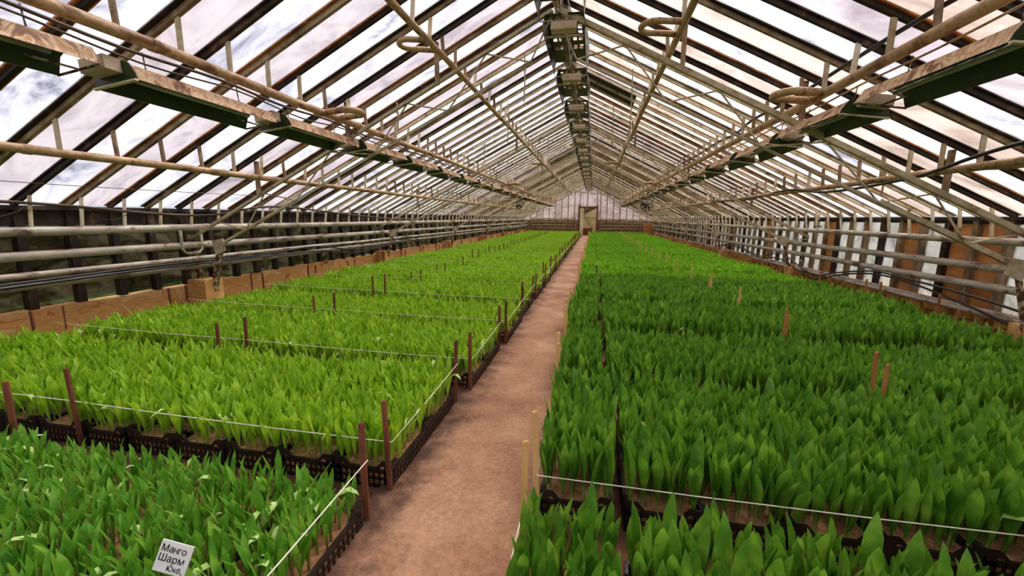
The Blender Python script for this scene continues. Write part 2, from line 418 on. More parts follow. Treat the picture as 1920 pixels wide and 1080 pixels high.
# hatch boards closing a few bays near the ridge
def hatch(side, y0, y1, xa, xb, m):
    n = Vector((side * SL, 0, 1)).normalized()
    a = Vector((C0 + side * xa, (y0 + y1) / 2, zroof(C0 + side * xa))) + n * 0.045
    b = Vector((C0 + side * xb, (y0 + y1) / 2, zroof(C0 + side * xb))) + n * 0.045
    return MB().bar(a, b, y1 - y0, 0.015, n).mesh('hatch_board', m)
for args in ((1, 9.25, 10.25, 0.2, 1.35), (-1, 19.3, 20.3, 0.3, 1.5), (1, 21.2, 22.2, 0.5, 2.6)):
    ob('hatch_board', hatch(*args, M_['dark_wood']), ceiling)

# ------------------------------------------------------------------ side walls
def side_wall(side):
    x = XL if side < 0 else XR
    w = struct(ob('wall_left' if side < 0 else 'wall_right', None))
    zt = 0.52 if side < 0 else 0.42
    # parapet
    b = MB(); r = random.Random(4 + side); th = 0.16; m = 170
    xi = x - side * 0.02; xo = x + side * th
    if side < 0: xi = x + 0.12
    for j in range(m + 1):
        y = YN + (YE - YN) * j / m; zz = zt + 0.02 * math.sin(y * 0.9) + r.uniform(-.012, .012); xx = xi + r.uniform(-.006, .006)
        b.v += [(xx, y, 0), (xx + r.uniform(-.006, .006), y, zt * 0.5), (xx, y, zz), (xo, y, zz + 0.01), (xo, y, 0)]
    for j in range(m):
        for i in range(4):
            a = j * 5 + i; q = (a, a + 5, a + 6, a + 1) if side < 0 else (a, a + 1, a + 6, a + 5); b.f.append(q); b.mi.append(0)
    ob('parapet', b.mesh('parapet', M_['concrete']), w)
    stud = MB().box(-0.05, 0.05, -0.045, 0.045, 0.0, ZEV - zt - 0.03).mesh('stud', M_['dark_wood'])
    stud2 = MB().box(-0.05, 0.05, -0.045, 0.045, 0.0, ZEV - zt - 0.03).mesh('stud', M_['grey_wood'])
    pz1 = ZEV - zt - 0.05
    def pane(m):
        b = MB(); vs = []; nx_, nz_ = 4, 6
        for i in range(nx_ + 1):
            for j in range(nz_ + 1): vs.append((0.012 * math.sin(i * 1.9 + j * 2.3), BAY * i / nx_, pz1 * j / nz_))
        fs = []
        for i in range(nx_):
            for j in range(nz_): a = i * (nz_ + 1) + j; fs.append((a, a + 1, a + nz_ + 2, a + nz_ + 1))
        return b.add(vs, fs).mesh('pane', m, True)
    if side < 0: pm = [pane(M_['glass_green'])]
    else: pm = [pane(M_['film_wall']), MB().box(0, 0.012, 0.02, 0.48, 0, pz1).mesh('board', M_['board'])]
    seq = [0, 0, 1, 0, 1, 1, 0, 0, 1, 0, 0, 0, 0, 1, 0, 0]
    k = 0; y = YN + ((PHASE - YN) % BAY)
    while y < YE - 0.1:
        ob('stud', stud if (side < 0 and y < 14) or k % 3 == 0 else stud2, w, (x, y, zt))
        if side < 0: ob('pane', pm[0], w, (x - 0.02, y, zt + 0.01))
        else:
            # plastic-covered bays, with plywood behind some of them
            ob('pane', pm[0], w, (x + 0.03, y, zt + 0.01)) if not (6.7 < y < 7.6 or 8.2 < y < 8.6 or 10.7 < y < 11.1 or (y > 12 and k % 7 == 3)) else ob('board', pm[1], w, (x + 0.02, y, zt + 0.01))
        y += BAY; k += 1
    # eave boards
    sx = side
    ob('eave_board', MB().box(min(x, x - sx * .03), max(x, x - sx * .03), YN, YE, ZEV - (0.22 if side < 0 else .08), ZEV + 0.02).mesh('eave_board', M_['dark_wood']), w)
    ob('eave_rail', MB().box(min(x - sx * .03, x - sx * .09), max(x - sx * .03, x - sx * .09), YN, YE, ZEV - 0.03, ZEV + 0.02).mesh('eave_rail', M_['dark_wood']), w)
    return w, zt
wl, ZTL = side_wall(-1)
wr_, ZTR = side_wall(1)
# loose rubble bricks lying on the right parapet
r = random.Random(31)
bms = []
for q in range(5):
    b = MB(); w_, d_, h_ = r.uniform(.05, .08), r.uniform(.09, .14), r.uniform(.035, .055)
    v = [(sx * w_ * r.uniform(.8, 1), sy * d_ * r.uniform(.8, 1), (sz + 1) * h_ * r.uniform(.85, 1)) for sx in (-1, 1) for sy in (-1, 1) for sz in (-1, 1)]
    b.add(v, [(0, 1, 3, 2), (4, 6, 7, 5), (0, 4, 5, 1), (2, 3, 7, 6), (0, 2, 6, 4), (1, 5, 7, 3)]); bms.append(b.mesh('brick', M_['brick']))
y = 6.0
while y < 26:
    for lay in range(2):
        ob('brick', bms[r.randrange(5)], wr_, (XR - 0.14 + r.uniform(-.02, .02), y + lay * 0.12, 0.23 + lay * 0.1), r.uniform(-.2, .2))
    y += 0.29
ob('brick_ledge', MB().box(XR - 0.24, XR - 0.02, 5.5, 26.5, 0, 0.23).mesh('brick_ledge', M_['brick']), wr_)

# ------------------------------------------------------------------ end wall with door
DX0, DX1, DZ = -1.32, 0.30, 2.62
wb_ = struct(ob('wall_back', None))
def gable_pane(x0, x1, z0):
    b = MB(); return b.prism([(x0, z0), (x1, z0), (x1, zroof(x1) + .05), (x0, zroof(x0) + .05)], YE, YE + 0.012).mesh('pane', M_['film_end'])
xs = [XL]
while xs[-1] < XR - 0.3: xs.append(xs[-1] + 0.61)
xs[-1] = XR
cuts = sorted(set([x for x in xs if not (DX0 - .3 < x < DX1 + .3)] + [DX0, DX1, C0]))
for a, c in zip(cuts[:-1], cuts[1:]):
    mid = (a + c) / 2; z0 = DZ if DX0 <= mid <= DX1 else 0.45
    if a < C0 < c: continue
    ob('pane', gable_pane(a + .02, c - .02, z0), wb_)
for x in cuts:
    z0 = DZ if DX0 < x < DX1 else 0.3
    ob('batten', MB().box(x - .035, x + .035, YE - .05, YE, z0, zroof(x) + .02).mesh('batten', M_['red_brown'] if abs(x) < 3 else M_['grey_wood']), wb_)
ob('sill_wall', MB().box(XL, DX0 - .1, YE - .1, YE + .1, 0, 0.45).box(DX1 + .1, XR, YE - .1, YE + .1, 0, 0.45).mesh('sill_wall', M_['concrete']), wb_)
ob('lower_board', MB().box(XL, DX0 - .1, YE - .02, YE + .01, 0.45, 1.5).box(DX1 + .1, XR, YE - .02, YE + .01, 0.45, 1.5).mesh('lower_board', M_['grey_wood']), wb_)
door = struct(ob('door_1', None))
ob('door_frame', MB().box(DX0 - .12, DX0 + .04, YE - .12, YE + .08, 0, DZ + .3).box(DX1 - .04, DX1 + .12, YE - .12, YE + .08, 0, DZ + .3).box(DX0, DX1, YE - .1, YE + .08, DZ, DZ + .16).mesh('door_frame', M_['red_brown']), door)
ob('door_post', MB().box(DX0 + .12, DX0 + .36, YE - .08, YE - .02, 0.1, DZ - .3).mesh('door_post', M_['cream_wood']), door)
ob('back_panel', MB().box(-3.5, 2.5, YE + 1.6, YE + 1.66, 0, 3.2).mesh('back_panel', M_['beige_panel']), door)
ob('brace', MB().bar((-0.95, YE + 1.5, 2.05), (-0.1, YE + 1.5, 0.6), 0.05, 0.05).bar((-0.95, YE + 1.5, 1.7), (0.2, YE + 1.5, 1.7), 0.05, 0.05).mesh('brace', M_['grey_wood']), door)
ob('canvas_flap', MB().add([(-0.95, YE + 0.6, 2.0), (0.25, YE + 0.9, 2.62), (0.25, YE + 0.6, 2.75), (-0.95, YE + 0.5, 2.75), (-.95, YE + .55, 2.0), (.25, YE + .85, 2.62), (.25, YE + .55, 2.75), (-.95, YE + .45, 2.75)],
   [(0, 1, 2, 3), (7, 6, 5, 4), (0, 4, 5, 1), (1, 5, 6, 2), (2, 6, 7, 3), (3, 7, 4, 0)]).mesh('canvas_flap', M_['steel_dark']), door)
t = thing('bench', 'low dark red-brown wooden bench seen through the open end door', 'bench', (-0.5, YE + 0.7, 0))
ob('seat', MB().box(-.55, .45, -.2, .2, .62, .70).mesh('seat', M_['red_brown']), t)
ob('front_panel', MB().box(-.5, .4, -.18, -.14, 0.0, .62).box(-.5, .4, .14, .18, 0, .62).mesh('front_panel', M_['red_brown']), t)

# end wall heating pipes
def pipe_run(pts, r, n=10): return MB().tube(pts, r, n)
for side, (xa, xb) in (('left', (XL + 0.7, DX0 - 0.25)), ('right', (DX1 + 0.25, XR - 0.8))):
    for q, z in enumerate((0.68, 0.98, 1.28, 1.6)):
        t = thing('heating_pipe', f'{["lowest", "second lowest", "second highest", "highest"][q]} pale heating pipe on the end wall {side} of the door', 'pipe', (0, YE - 0.25, z), f'pipes on the end wall {side} of the door')
        ob('tube', pipe_run([(xa, 0, 0), (xb, 0, 0)], 0.05).mesh('tube', M_['pipe'], True), t)
        for x in (xa + .3, (xa + xb) / 2, xb - .3):
            ob('bracket', MB().box(x - .02, x + .02, -.05, .16, -.075, -.05).mesh('bracket', M_['steel']), t)

# ------------------------------------------------------------------ trusses
TY = [5.8, 11.9, 17.9, 23.9, 29.9, 35.9]
def chord_z(d): return 4.30 - SL * d           # top chord at distance d from the ridge line
def low_z(d): return 3.86 - 0.492 * d
for ti, ty in enumerate(TY):
    t = thing('roof_truss', f'cream painted steel lattice roof truss, {ORD[ti]} one from the camera', 'truss', (C0, ty, 0), 'steel roof trusses across the greenhouse')
    for s in (-1, 1):
        nm = 'left' if s < 0 else 'right'
        stl = M_['steel']; 
        ob('top_chord', MB().angle((s * 0.02, 0, chord_z(0)), (s * 6.0, 0, chord_z(6.0)), 0.06, 0.008).mesh('top_chord', stl), t)
        ob('lower_chord', MB().angle((s * 3.95, 0.03, low_z(3.95)), (s * 5.45, 0.03, low_z(5.45)), 0.055, 0.008)
           .tube([(s * 0.3, 0.03, low_z(0.3)), (s * 3.95, 0.03, low_z(3.95))], 0.010, 6).tube([(s * 0.3, -0.03, low_z(0.3)), (s * 3.95, -0.03, low_z(3.95))], 0.010, 6).mesh('lower_chord', stl), t)
        lows = [0.3, 1.45, 2.6, 3.95, 4.9]; tops = [0.02, 0.9, 2.05, 3.3, 4.5, 5.4]
        for i, d in enumerate(lows):
            for dd in (tops[i], tops[i + 1]):
                ob('web_rod', MB().tube([(s * d, 0, low_z(d)), (s * dd, 0, chord_z(dd))], 0.011, 6).mesh('web_rod', stl), t)
        # knee frame and column
        ob('column_leg', MB().angle((s * 6.0, 0, chord_z(6.0) + .02), (s * 5.86, 0, 0.0), 0.07, 0.008, (0, 1, 0)).mesh('column_leg', M_['steel_dark']), t)
        ob('column_leg', MB().angle((s * 5.45, 0, low_z(5.45) + .02), (s * 5.78, 0, 0.0), 0.07, 0.008, (0, 1, 0)).mesh('column_leg', M_['steel_dark']), t)
        ob('knee_tie', MB().bar((s * 6.0, 0, 1.22), (s * 5.45, 0, 1.16), 0.03, 0.03).mesh('knee_tie', stl), t)
        ob('gusset_plate', MB().prism([(s * 5.58, 1.26), (s * 5.36, 1.3), (s * 5.34, 1.1), (s * 5.52, 1.02)], -0.01, 0.01).mesh('gusset_plate', stl), t)
        ob('plinth', MB().box(s * 5.8 - .17, s * 5.8 + .17, -.17, .17, 0, 0.62 if s < 0 else .5).mesh('plinth', M_['concrete']), t)
        for d in (1.6, 3.0, 4.6):
            ob('spacer', MB().bar((s * d, 0, chord_z(d)), (s * d, 0, zroof(C0 + s * d) + 0.0), 0.05, 0.05).mesh('spacer', M_['grey_wood']), t)
    if ti in (1, 3, 5):
        ob('tie_rod', MB().tube([(-4.0, 0, low_z(4.0)), (0, 0, low_z(4.0) + 0.55), (4.0, 0, low_z(4.0))], 0.013, 6).mesh('tie_rod', M_['steel']), t)
        ob('hanger_rod', MB().tube([(0, 0, low_z(4.0) + 0.55), (0, 0, chord_z(0))], 0.008, 6).mesh('hanger_rod', M_['steel']), t)

# ------------------------------------------------------------------ long heating pipes
def long_pipe(x, z, rad, label, group, material, hang=True, loops=(), loop_dir=-1, wobble=0.012, seed=1, y0=YN, y1=YE - 0.5):
    r = random.Random(seed)
    t = thing('heating_pipe', label, 'pipe', (x, 0, z), group)
    pts = []; y = y0
    while y < y1: pts.append((r.uniform(-wobble, wobble), y, r.uniform(-wobble, wobble) * 0.8)); y += 1.5
    pts.append((0, y1, 0))
    def zat(yy): return 0
    ob('tube', MB().tube(pts, rad, 12).mesh('tube', material, True), t)
    for i, p in enumerate(pts[1:-1:2]):
        ob('coupling', MB().tube([(p[0], p[1] - .03, p[2]), (p[0], p[1] + .03, p[2])], rad * 1.12, 12).mesh('coupling', material, True), t)
    if hang:
        top = zroof(x) - z
        hm = [MB().bar((0, 0, rad * 0.6), (dx, 0, top + SL * abs(dx) * 0), 0.045, 0.02, (0, 1, 0)).mesh('hanger', M_[mm]) for dx, mm in ((0.02, 'cream_wood'), (-0.02, 'grey_wood'), (0.0, 'steel'))]
        yy = YN + ((PHASE - YN) % BAY)
        while yy < y1:
            ob('hanger', hm[r.randrange(3)], t, (0, yy, 0)); yy += BAY
    for ly in loops:
        pl = [(0, ly - 0.16, 0)]
        for k in range(9):
            a = PI * k / 8; pl.append((loop_dir * (0.28 + 0.16 * math.sin(a)), ly - 0.16 * math.cos(a), 0.03))
        pl.append((0, ly + 0.16, 0))
        ob('expansion_loop', MB().tube(pl, rad * 0.85, 10).mesh('expansion_loop', material, True), t)
    return t
P = M_['pipe']
LOOPS = (5.35, 17.3, 29.3)
long_pipe(C0 - 2.95, 3.03, 0.048, 'thick overhead heating pipe on the left side, carrying the row of trough lamps', 'overhead heating pipes', P, loops=LOOPS, seed=1, loop_dir=1)
long_pipe(C0 + 2.95, 3.03, 0.048, 'thick overhead heating pipe on the right side, carrying the row of trough lamps', 'overhead heating pipes', P, loops=LOOPS, seed=2, loop_dir=-1)
long_pipe(C0 - 1.48, 3.82, 0.04, 'overhead pipe high under the left roof slope, next to the ridge lamps', 'overhead heating pipes', P, loops=LOOPS, seed=3, loop_dir=-1)
long_pipe(C0 + 1.48, 3.82, 0.04, 'overhead pipe high under the right roof slope, next to the ridge lamps', 'overhead heating pipes', P, loops=LOOPS, seed=4, loop_dir=-1)
long_pipe(C0 - 4.47, 2.26, 0.042, 'lowest overhead pipe under the left roof slope above the seedlings', 'overhead heating pipes', P, loops=LOOPS, seed=5, loop_dir=-1)
long_pipe(C0 + 4.47, 2.26, 0.042, 'lowest overhead pipe under the right roof slope above the seedlings', 'overhead heating pipes', P, loops=LOOPS, seed=6, loop_dir=1)
long_pipe(C0 - 0.0, 4.52, 0.035, 'narrow pipe along the ridge from which the ridge lamps hang', 'overhead heating pipes', P, hang=False, loops=(5.2, 17.2), seed=7, loop_dir=-1)
LW_ = [(1.47, 0.055, 'highest'), (1.19, 0.055, 'second highest'), (0.98, 0.036, 'second lowest'), (0.84, 0.045, 'lowest')]
for i, (z, rr, w) in enumerate(LW_):
    long_pipe(XL + (0.22 if i != 2 else 0.34), z, rr, f'{w} grey heating pipe along the left wall', 'heating pipes along the left wall', M_['pipe_grey'], hang=False, seed=20 + i, wobble=0.006)
RW_ = [(1.45, 0.05, 'highest'), (1.10, 0.055, 'second highest'), (0.84, 0.055, 'second lowest'), (0.50, 0.04, 'lowest')]
for i, (z, rr, w) in enumerate(RW_):
    long_pipe(XR - 0.22, z, rr, f'{w} grey heating pipe along the right wall', 'heating pipes along the right wall', M_['pipe_grey'], hang=False, seed=30 + i, wobble=0.006)
# connecting bends and lath straps at the walls
for side in (-1, 1):
    x = XL + 0.2 if side < 0 else XR - 0.2
    for q, y in enumerate((5.5, 17.6, 29.5)):
        zt_, zb_ = 1.46, 1.06 if side < 0 else 0.9
        b = MB().tube([(0, 0, zt_), (0.06 * -side, 0, zt_ - 0.05), (0.06 * -side, 0, zb_ + 0.08), (0.06 * -side, 0.06, zb_), (0.04 * -side, 0.3, zb_), (0.04 * -side, 0.36, zb_ + .06), (0.04 * -side, 0.37, zt_)], 0.025, 8)
        tag(ob('pipe_bend', b.mesh('pipe_bend', M_['pipe_grey'], True), None, (x, y, 0)), f'small U-shaped pipe bend beside the {["nearest", "third", "fifth"][q]} column on the {"left" if side < 0 else "right"} wall', 'pipe')
# slanting hanger laths between eave and top wall pipe
for side in (-1, 1):
    x = XL if side < 0 else XR; w = wl if side < 0 else wr_
    hm = MB().bar((-side * 0.22, 0, 1.50), (-side * 0.28, 0, zroof(x - side * .28)), 0.04, 0.02, (0, 1, 0)).mesh('strap', M_['cream_wood'])
    y = YN + ((PHASE - YN) % BAY)
    while y < YE - .5: ob('strap', hm, w, (x, y, 0)); y += BAY

# ------------------------------------------------------------------ trough lamps
LW2, LH, LL = 0.21, 0.17, 1.42     # half width at the mouth, height, length
def lamp_parts():
    d = {}
    th = 0.006
    def shell(s):
        # outer rusty hood and green inner face of one side
        b = MB(); prof_o = [(s * LW2, 0), (s * (LW2 - .055), LH * .72), (s * 0.05, LH)]
        prof_i = [(s * (LW2 - th), 0), (s * (LW2 - .06), LH * .69), (s * 0.05, LH - th)]
        for (a, c, mi) in ((prof_o[0], prof_o[1], 0), (prof_o[1], prof_o[2], 0), (prof_i[0], prof_i[1], 1), (prof_i[1], prof_i[2], 1), (prof_o[0], prof_i[0], 0)):
            b.cur = mi; b.add([(a[0], 0, a[1]), (c[0], 0, c[1]), (c[0], LL, c[1]), (a[0], LL, a[1])], [(0, 1, 2, 3)])
        return b.mesh('side_panel', [M_['hood'], M_['hood_green']])
    d['l'] = shell(-1); d['r'] = shell(1)
    # top plate with square openings at intervals
    b = MB(); b.box(-0.05, -0.03, 0, LL, LH - .008, LH); b.box(0.03, 0.05, 0, LL, LH - .008, LH)
    for k in range(9): y = LL * k / 8; b.box(-0.03, 0.03, max(y - .035, 0), min(y + .035, LL), LH - .007, LH - .001)
    d['top'] = b.mesh('top_plate', M_['hood_green'])
    # end plates
    prof = [(-LW2, 0), (-LW2 + .01, .05), (-LW2 + .055, LH * .78), (-.05, LH), (.05, LH), (LW2 - .055, LH * .78), (LW2 - .01, .05), (LW2, 0)]
    d['end0'] = MB().prism(prof, -0.01, 0.0).mesh('end_plate', M_['hood_green'])
    # ballast
    b = MB(); b.box(-.15, .09, -0.13, -0.012, .065, .165); b.box(-.14, .08, -.136, -.13, .075, .155)
    d['ball'] = b.mesh('ballast_box', M_['ballast'])  # beige box on the end plate
    d['lip'] = MB().box(-LW2, LW2, -.03, .0, -.012, .0).mesh('lip', M_['cream_wood'])
    d['cross'] = MB().box(-LW2, LW2, LL - .012, LL, -.005, .008).box(-.01, .01, LL - .3, LL, 0.0, 0.008).mesh('cross_bar', M_['steel_dark'])
    d['tube'] = MB().tube([(0, .12, .075), (0, LL - .16, .075)], .022, 10).mesh('lamp_tube', M_['glass_tube'], True)
    sp = []; rr = []
    for k in range(9): t = k / 8; sp.append((0, .1 + (LL - .25) * t, .055)); rr.append(0.008 + 0.045 * math.sin(PI * min(1, max(0, t))))
    d['spindle'] = MB().tube(sp, rr, 10).mesh('lamp_bulb', M_['reflector'], True)
    for q, yy in enumerate((.25, LL - .25)): d['brk%d' % q] = MB().tube([(0, yy, LH), (0, yy, LH + .16)], .006, 5).mesh('hanger_wire', M_['steel_dark'])
    return d
LP = lamp_parts()
def ridge_panels():
    # vented top sheet with rows of square holes, and two outward curving dark mirrors
    d = {}; w = .13
    b = MB()
    for s in (-1, 1):
        x0, x1 = s * .035, s * .2
        lo, hi = min(x0, x1), max(x0, x1)
        ys = [0, .10]
        holes = [(.12, .24), (.28, .40), (.44, .52), (.62, .72), (.84, .98)]
        prev = 0
        for a, c in holes:
            b.box(lo, hi, prev, a, .16, .165); m = (lo + hi) / 2
            b.box(lo, lo + .025, a, c, .16, .165); b.box(m - .012, m + .012, a, c, .16, .165); b.box(hi - .025, hi, a, c, .16, .165); prev = c
        b.box(lo, hi, prev, LL, .16, .165)
    d['grid'] = b.mesh('vented_top', M_['hood_green'])
    for s in (-1, 1):
        b = MB(); n = 8; vs = []; fs = []
        for i in range(n + 1):
            t = i / n; y = LL * t; bul = .03 * math.sin(PI * t)
            for j, (xx, zz) in enumerate(((.2, .165), (.225, .08), (.22, -.02))): vs.append((s * (xx + bul * (j == 1)), y, zz))
        for i in range(n):
            for j in range(2): a = i * 3 + j; fs.append((a, a + 1, a + 4, a + 3))
        d[s] = b.add(vs, fs).mesh('mirror_panel', M_['reflector'], True)
    d['rim'] = MB().tube([(-.22, LL, -.02), (.22, LL, -.02)], .006, 5).mesh('rim_wire', M_['steel']); d['bar'] = MB().tube([(-.22, .16, .0), (.22, .16, .0)], .012, 6).mesh('cross_bar', M_['steel'])
    d['fin'] = MB().add([(0, .1, .0), (.03, .6, -.03), (0, 1.3, .0), (-.03, .6, -.03), (0, .1, .15), (0, 1.3, .15)], [(0, 1, 3), (1, 2, 3), (0, 4, 5, 2, 1), (0, 3, 2, 5, 4)]).mesh('center_reflector', M_['reflector'])
    d['ball'] = MB().box(-.13, .13, -.02, .1, .0, .09).box(-.135, .135, -.026, -.02, .005, .085).mesh('ballast_box', M_['ballast'])
    for q, (xx, yy, zz) in enumerate(((-.1, .05, .09), (.1, .05, .09), (-.1, 1.2, .16), (.1, 1.2, .16))): d['brk%d' % q] = MB().tube([(xx, yy, zz), (0, yy, .40)], .006, 5).mesh('hanger_wire', M_['steel'])
    return d
RP = ridge_panels()
def trough(x, y, z, side, n):
    s = 'left' if side < 0 else 'right'
    t = thing('trough_lamp', f'rusty green trough grow lamp under the {s} overhead pipe, {ORD[n]} from the camera', 'lamp', (x, y, z), f'trough lamps under the {s} overhead pipe',
              rot=(random.uniform(-.02, .02), side * 0.13, random.uniform(-.015, .015)))
    for k, nm in (('l', 'side_panel'), ('r', 'side_panel'), ('top', 'top_plate'), ('end0', 'end_plate'), ('ball', 'ballast_box'), ('lip', 'lip'), ('cross', 'cross_bar'), ('tube', 'lamp_tube'), ('brk0', 'hanger_wire'), ('brk1', 'hanger_wire')):
        o = ob(nm, LP[k], t)
        if k == 'ball' and side > 0: o.location.x = 0.06
    return t
for n in range(24):
    y = 1.12 + 1.66 * n
    if y + LL > YE - 1: break
    trough(C0 - 2.95 - 0.12, y, 2.68, -1, n)
    trough(C0 + 2.95 + 0.12, y + 0.25, 2.68, 1, n)
for n in range(21):
    y = 3.72 + 2.0 * n
    if y + LL > YE - .3: break
    t = thing('ridge_lamp', f'dark vented grow lamp hanging under the ridge, {ORD[n]} from the camera', 'lamp', (C0 + .13, y, 4.04), 'grow lamps hanging under the ridge'); t.scale = (1.2, 1.18, 1.2)
    for k, nm in (('grid', 'vented_top'), (-1, 'mirror_panel'), (1, 'mirror_panel'), ('rim', 'rim_wire'), ('bar', 'cross_bar'), ('fin', 'center_reflector'), ('ball', 'ballast_box'), ('brk0', 'hanger_wire'), ('brk1', 'hanger_wire'), ('brk2', 'hanger_wire'), ('brk3', 'hanger_wire')):
        ob(nm, RP[k], t)

# ------------------------------------------------------------------ vertical droppers
r = random.Random(5)
for n, (x, y, ztop, ln) in enumerate([(-1.25, 7.4, 4.4, .75), (-1.9, 9.2, 4.1, .8), (-3.1, 6.4, 3.45, .45), (0.55, 7.8, 4.2, 1.35), (0.35, 10.5, 4.3, .9), (1.3, 12.6, 3.8, .8), (-1.5, 13.6, 4.3, .9),
                                      (-2.3, 15.5, 3.9, .7), (0.9, 15.5, 4.0, .9), (2.6, 9.5, 3.2, .5), (-0.1, 18.5, 4.5, 1.2), (-2.9, 11, 3.6, .6), (4.0, 6.9, 2.45, .38)]):
    b = MB().tube([(0, 0, 0), (0.01, 0, -ln * .5), (0, 0, -ln)], 0.012, 6).box(-.03, .03, -.008, .008, -ln * .35, -ln * .35 + .015)
    where = 'left' if x < C0 else 'right'
    tag(ob('dropper_rod', b.mesh('dropper_rod', M_['steel']), None, (x, y, ztop)), f'thin pale vertical rod hanging from the {where} roof slope, {ORD[n]} in distance order', 'rod', 'rods hanging from the roof')

# ------------------------------------------------------------------ cables and hoses
def cable(name, label, pts, rad, m, cat='cable', sub=4):
    P_ = [Vector(p) for p in pts]; out = []
    for i in range(len(P_) - 1):
        p0 = P_[max(i - 1, 0)]; p1 = P_[i]; p2 = P_[i + 1]; p3 = P_[min(i + 2, len(P_) - 1)]
        for k in range(sub):
            t = k / sub
            out.append(0.5 * ((2 * p1) + (p2 - p0) * t + (2 * p0 - 5 * p1 + 4 * p2 - p3) * t * t + (3 * p1 - p0 - 3 * p2 + p3) * t ** 3))
    out.append(P_[-1])
    return tag(ob(name, MB().tube(out, rad, 7).mesh(name, m, True)), label, cat)
cable('cable', 'brown power cable slung beneath the left overhead pipe, upper of two', [(-3.47, y, 2.93 - 0.03 * (i % 2)) for i, y in enumerate(np.arange(0.2, 22, 0.83))], 0.013, M_['cable_brown'])
cable('cable', 'thinner brown power cable slung beneath the left overhead pipe', [(-3.45, y, 2.88 - 0.05 * (i % 2)) for i, y in enumerate(np.arange(0.1, 18, 0.9))], 0.008, M_['cable_brown'])
cable('cable', 'black cable bundle running above the right overhead pipe', [(2.38 + .03 * (i % 2), y, 3.20 + 0.02 * (i % 3)) for i, y in enumerate(np.arange(0.2, 20, 0.9))], 0.02, M_['hose'])
cable('cable', 'pale wire under the right overhead pipe', [(2.42, y, 2.95 + 0.015 * (i % 2)) for i, y in enumerate(np.arange(0.2, 20, 0.9))], 0.009, M_['pipe'])
cable('cable', 'black cable sagging along the lowest right overhead pipe', [(3.75, 3.6, 2.42), (3.75, 4.45, 2.42), (3.76, 5.1, 2.36), (3.8, 6.1, 2.22), (3.83, 8.0, 2.17), (3.83, 9.5, 2.30), (3.86, 12, 2.2), (3.83, 15, 2.3)], 0.02, M_['hose'])
cable('cable', 'long dark conduit hanging below the left eave', [(-6.2, 1.0, 1.86), (-6.18, 3.5, 1.80), (-6.15, 4.8, 1.70), (-6.1, 5.8, 1.68), (-5.6, 6.6, 1.84), (-5.5, 9, 1.7), (-5.6, 12, 1.6), (-5.8, 16, 1.75)], 0.018, M_['cable_brown'])
for q, (dz, dx, lb) in enumerate(((0, 0, 'upper'), (-0.035, 0.02, 'lower'))):
    cable('hose', f'black irrigation hose tied below the left wall pipes, {lb} of the pair', [(-6.26 + dx, 1.0, 0.88 + dz), (-6.27 + dx, 3.4, 0.91 + dz), (-6.3 + dx, 4.6, 0.93 + dz), (-6.3 + dx, 5.6, 0.93 + dz), (-6.3 + dx, 7, 0.92 + dz), (-6.28 + dx, 8.6, 0.98 + dz * 3), (-6.3 + dx, 10.2, 0.78 + dz * 2),
          (-6.3 + dx, 11.8, 0.82 + dz), (-6.3 + dx, 13.5, 1.0 + dz * 3), (-6.2 + dx, 14.8, 0.7 + dz)], 0.017, M_['hose'], 'hose')
for q, (dz, lb) in enumerate(((0, 'upper'), (-0.05, 'lower'))):
    cable('hose', f'black irrigation hose tied to the right wall pipes, {lb} of the pair', [(5.1, 3.5, 0.42 + dz), (5.12, 5.6, 0.60 + dz * 4), (5.12, 6.6, 0.7 + dz * 3), (5.14, 7.8, 0.76 + dz), (5.14, 8.8, 0.78 + dz), (5.1, 9.8, 0.62 + dz), (5.08, 10.8, 0.46 + dz * 2), (5.1, 12.6, 0.8 + dz * 3), (5.1, 14, 0.6 + dz), (5.1, 16.5, 0.8 + dz), (5.1, 19, .55)], 0.017, M_['hose'], 'hose')
cable('hose', 'dark hose lying on the right parapet ledge below the wall pipes', [(5.2, 3.5, .47), (5.18, 5, .5), (5.16, 7, .49), (5.18, 9, .48), (5.17, 12, .47), (5.18, 15, .48)], 0.03, M_['pipe_grey'], 'hose')
for n, (y0, y1, s) in enumerate([(3.0, 3.55, .13), (4.1, 4.65, .16), (5.1, 5.5, .12), (2.2, 2.8, .2)]):
    cable('wire', f'{["short", "deep", "narrow", "widest"][n]} thin wire loop drooping from the left eave conduit', [(-6.18, y0, 1.78), (-6.17, y0 + (y1 - y0) * .2, 1.78 - s * .8), (-6.17, (y0 + y1) / 2, 1.78 - s * 1.1), (-6.17, y1 - .08, 1.78 - s * .6), (-6.18, y1, 1.77)], 0.004, M_['cable_brown'], 'wire')
cable('wire', 'very thin wire stretched across the left roof slope near the eave', [(-5.9, 1.5, 2.03), (-5.9, 4, 2.0), (-5.7, 7, 2.02)], 0.004, M_['cable_brown'], 'wire')
t = thing('hanging_hook', 'small green plastic hook hanging on a thin wire from the right roof slope', 'hook', (4.05, 8.6, 1.58))
ob('wire', MB().tube([(0, 0, .06), (0, 0, .92)], .004, 5).mesh('wire', M_['steel']), t)
ob('hook', MB().tube([(-.06, 0, 0), (0, 0, .03), (.06, 0, 0)], .012, 6).mesh('hook', M_['green_plastic'], True), t)
ob('float', MB().tube([(0, 0, .12), (0, 0, .24)], .022, 8).mesh('float', M_['cream_wood'], True), t)

